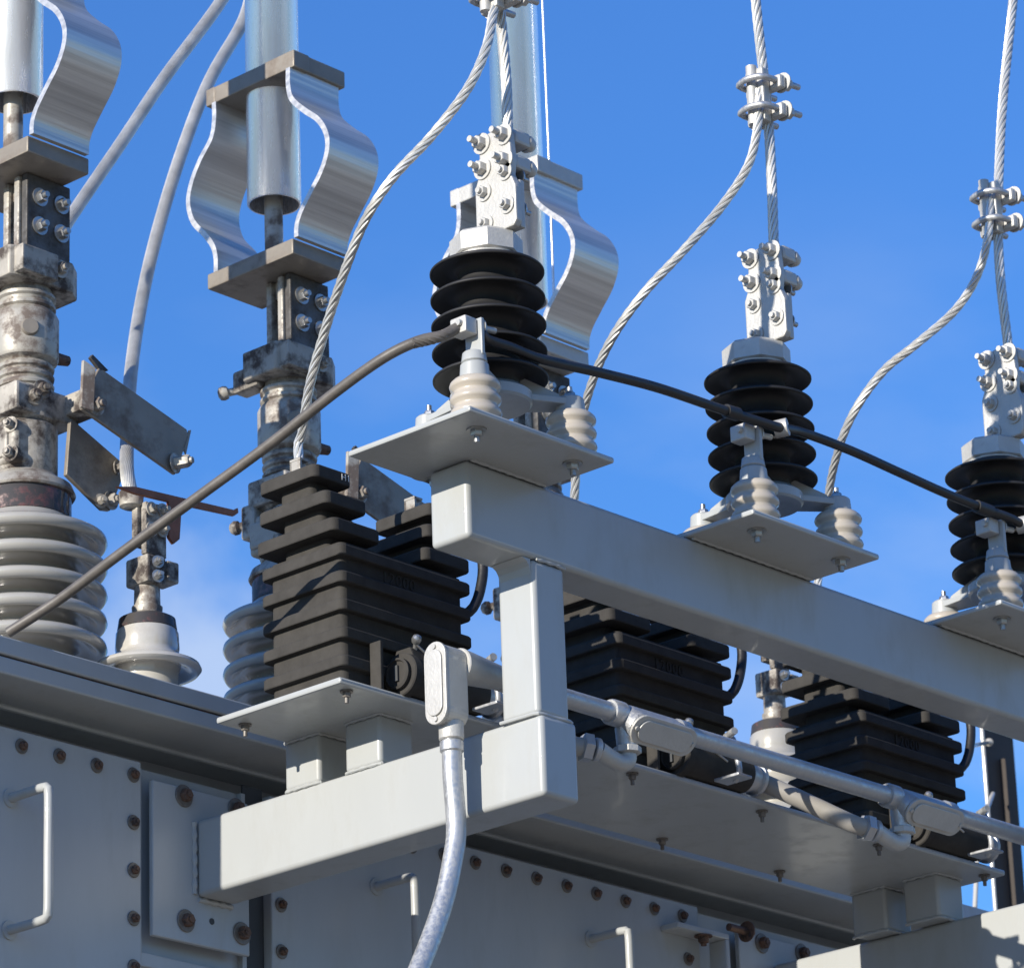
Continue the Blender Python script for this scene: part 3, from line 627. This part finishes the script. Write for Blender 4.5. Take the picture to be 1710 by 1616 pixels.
pd_ = MB(); pd_.lathe([(.12, -.0595), (.12, .10), (.10, .1195)], (2.04, 1.0, 0), seg=40); pd_.build('bushing_turret', 'tank', tank)
sb2_ = dup(sbu, sbu.location + Vector((1.85, 0, .18)), 'small bushing with red collar seen between middle and right current transformers')

for ch in COL.objects:
    if ch.parent == sb2_ and 'porcelain' in ch.name: ch.material_slots[0].link = 'OBJECT'; ch.material_slots[0].material = M['porc']
# hanging cables at the left
c = MB(); P_ = [at(384, -20, Y=1.50), at(350, 30, Y=1.50), at(275, 130, Y=1.50), at(205, 235, Y=1.50), at(140, 330, Y=1.50), at(90, 405, Y=1.50), at(50, 460, Y=1.50)]
c.strands(smooth(P_, .012), .0135, 26, 1.2); tag(c.build('hanging_cable', 'wire', org=P_[-1]), 'straight thick bright cable slanting from top edge to the far left bushing', 'cable')
c = MB(); P_ = [at(425, -30, Y=1.43), at(405, 38, Y=1.43), at(350, 135, Y=1.42), at(305, 250, Y=1.41), at(265, 380, Y=1.38), at(237, 500, Y=1.32), at(219, 620, Y=1.22), at(213, 720, Y=1.11), at(212, 785, Y=1.02), Vector((.154, 1.004, .395)), Vector((.154, 1.004, .372))]
c.strands(smooth(P_, .012), .0135, 24, .5); tag(c.build('hanging_cable', 'wire', org=P_[-1]), 'curved thick bright cable hanging down to the small white bushing', 'cable')
# rusty strap
c = MB(); a, b_ = at(196, 812, Y=.94), at(392, 856, Y=1.03)
d = (b_ - a); u = d.normalized()
c.prism([(0, 0), (d.length * .15, .008), (d.length * .5, .007), (d.length, .006), (d.length + .012, .012), (d.length + .014, .002), (d.length, -.006), (d.length * .54, -.007), (d.length * .52, -.078), (d.length * .47, -.090), (d.length * .43, -.078), (d.length * .43, -.007), (d.length * .15, -.006)], .008, (a, u, (0, 0, 1), (0, 1, 0)), .0008)
tag(c.build('rusty_strap', 'rust', org=a), 'thin rusty brown strap with hanging tab between small bushing and ribbed block', 'strap')
# domed bolt on rod seen left of the post
# ================================================================ conduit run in front of the shelf
con = thing('conduit_run', 'galvanised conduit with three oval fittings, rising past the arm and running along the shelf', 'conduit', (.11, .15, -.8))
YC, ZC = .150, -.163
xv = .103
c = MB(); V_ = [(xv, YC, -.275), (xv, YC, -.33), at(762, 1300, Y=YC), at(762, 1385, Y=YC), at(755, 1440, Y=YC), at(742, 1500, Y=YC), at(722, 1560, Y=YC), at(698, 1620, Y=YC), at(670, 1690, Y=YC), at(645, 1760, Y=YC)]
V_[2] = Vector((xv, YC, V_[2].z)); c.tube(smooth(V_, .012), .0172, 28); c.build('riser_pipe', 'galv', con)
c = MB(); c.tube([(xv + .03, YC, ZC), (1.0, YC, ZC), (3.2, YC, ZC)], .0172, 28); c.build('horizontal_pipe', 'galv', con)
def oval(w, h, n=14):
    o = []; r_ = w / 2
    for k in range(n + 1): a = math.pi * k / n; o.append((r_ * math.cos(a), h / 2 - r_ + r_ * math.sin(a)))
    for k in range(n + 1): a = math.pi + math.pi * k / n; o.append((r_ * math.cos(a), -h / 2 + r_ + r_ * math.sin(a)))
    return o
# first fitting stands upright, its oval cover towards -X
c = MB(); c.prism(oval(.046, .142), .052, ((xv - .030, YC, -.206), (0, 1, 0), (0, 0, 1), (1, 0, 0)), .005)
c.cyl((xv, YC, -.268), (xv, YC, -.300), .0215, .0215, 28, .002)
c.cyl((xv + .02, YC, ZC), (xv + .125, YC, ZC), .031, .0215, 28, .002); c.lathe([(.0215, 0), (.0225, .003), (.0225, .024), (.020, .027)], (xv + .125, YC, ZC), (1, 0, 0), 28)
f1 = c.build('conduit_body', 'cast', con)
c = MB(); c.prism(oval(.050, .146), .005, ((xv - .0365, YC, -.206), (0, 1, 0), (0, 0, 1), (1, 0, 0)), .001); c.prism(oval(.036, .118), .004, ((xv - .0405, YC, -.206), (0, 1, 0), (0, 0, 1), (1, 0, 0)), .0015)
for z in (-.142, -.270): c.cyl((xv - .0365, YC, z), (xv - .0395, YC, z), .0045, seg=12)
c.build('oval_cover', 'cast', f1)
c = MB(); c.lathe([(.0172, 0), (.0205, .003), (.0205, .018), (.0172, .021)], (xv, YC, -.322), (0, 0, 1), 28); c.build('lock_ring', 'galv', con)
for k, X0 in enumerate((.510, 1.295)):
    c = MB(); tilt = Matrix.Rotation(R(38), 3, 'X')
    u_, v_, w_ = Vector((1, 0, 0)), tilt @ Vector((0, 0, 1)), tilt @ Vector((0, 1, 0))
    oc = Vector((X0 + .105, YC - .012, ZC - .014))
    ovp = [(q[1], q[0]) for q in oval(.050, .165)][::-1]
    c.prism(ovp, .050, (oc - w_ * .024, u_, v_, w_), .006)
    c.lathe([(.0215, 0), (.0235, .004), (.0235, .030), (.020, .033)], (X0, YC, ZC), (1, 0, 0), 28); c.lathe([(.020, 0), (.0235, .004), (.0235, .028), (.0205, .032)], (X0 + .175, YC, ZC), (1, 0, 0), 28)
    c.cyl((X0 + .045, YC, ZC - .02), (X0 + .045, YC, ZC - .068), .021, .018, 28, .002)
    fb = c.build('conduit_body', 'galv', con)
    c = MB(); c.prism([(q[1], q[0]) for q in oval(.054, .168)][::-1], .005, (oc - w_ * .0305, u_, v_, w_), .001); c.prism([(q[1], q[0]) for q in oval(.040, .140)][::-1], .004, (oc - w_ * .0345, u_, v_, w_), .0015)
    for s in (-1, 1): c.cyl(oc - w_ * .0305 + u_ * s * .075, oc - w_ * .034 + u_ * s * .075, .004, seg=12)
    c.build('oval_cover', 'cast', fb)
    # elbow and hexagon gland below it, with grey flexible conduit leading back to the next box
    e0 = Vector((X0 + .045, YC, ZC - .068)); e1 = e0 + Vector((-.018, .004, -.020)); e2 = e0 + Vector((-.062, .012, -.004))
    c = MB(); c.lathe([(.021, 0), (.025, .002), (.025, .012), (.021, .014)], e0 + Vector((0, 0, .012)), (0, 0, -1), 8); c.tube(smooth([e0 + Vector((0, 0, .005)), e0 + Vector((-.002, 0, -.014)), e1, e0 + Vector((-.040, .008, -.014)), e2], .005), .0160, 20)
    c.build('elbow', 'cast', con)
    ax = Vector((-1, .50, .13) if k == 0 else (-1, .28, .15)).normalized()
    c = MB(); c.lathe([(.0195, 0), (.021, .002), (.021, .009), (.018, .011)], e2, ax, 28); c.lathe([(.021, .014), (.026, .016), (.026, .032), (.020, .034)], e2, ax, 6); c.build('hexagon_gland', 'galv', con)
    f0 = e2 + ax * .030; 
    end = Vector((.372 + PL * k, .301, -.138))
    c = MB(); c.tube(smooth([f0, f0 + ax * .03, f0.lerp(end, .6), end + Vector((.02, 0, -.001)), end], .01), .0172, 24)
    fx = c.build('flexible_conduit', 'flex', org=f0)
    tag(fx, 'grey flexible conduit from %s current transformer box to the %s oval fitting' % (('left', 'middle') if k == 0 else ('middle', 'right')), 'flexible conduit')
# saddle straps holding the run
for X0 in (.30, .95, 1.0 + PL):
    c = MB(); c.tube(smooth([(X0, YC + .105, ZC + .05), (X0, YC + .085, ZC + .062), (X0, YC + .075, ZC + .03), (X0 + .004, YC + .074, ZC - .005), (X0 + .01, YC + .09, ZC - .018)], .006), .006, 10); c.box(X0 - .016, X0 + .024, YC + .06, YC + .12, ZC - .018, ZC - .012, .002); c.cyl((X0 - .01, YC + .09, ZC + .062), (X0 - .02, YC + .06, ZC + .066), .007, seg=12)
    c.build('saddle_strap', 'galv', con)

# ================================================================ things far behind at the right
Yp = 2.6
pc = thing('steel_column', 'dark brown steel column behind right end of shelf with white conduit on its edge', 'column', (at(1687, 1400, Y=Yp).x, Yp, -4.5))
a, b_ = at(1665, 1508, Y=Yp), at(1713, 1508, Y=Yp); zt = at(1690, 1120, Y=Yp).z
c = MB(); c.box(a.x, b_.x, Yp, Yp + .012, -4.49, zt); c.box((a.x + b_.x) / 2 - .004, (a.x + b_.x) / 2 + .004, Yp - .02, Yp - .0005, -4.49, zt - .3); c.build('column_shaft', 'brown', pc)
c = MB(); c.tube([(a.x - .010, Yp, -4.4), (a.x - .010, Yp, -1), (a.x - .010, Yp, zt)], .0065, 12); c.build('edge_conduit', 'glaze', pc)
c = MB(); q0, q1 = at(1618, 1246, Y=Yp - .3), at(1652, 1239, Y=Yp - .02); c.tube([q0, q1], .006, 10); c.lathe([(.004, -.012), (.012, -.006), (.012, .006), (.004, .012)], q1, q1 - q0, 16); c.build('white_strut', 'glaze', pc)
c = MB(); q0, q1 = at(1640, 1372, Y=Yp - .1), at(1658, 1325, Y=Yp - .02); c.tube([q0, q1], .007, 10); c.build('white_rod', 'glaze', pc); c = MB(); q0, q1 = at(1628, 1515, Y=Yp - .3), at(1632, 1430, Y=Yp - .3); c.tube([q0, q1], .007, 10); c.build('white_rod', 'glaze', pc)
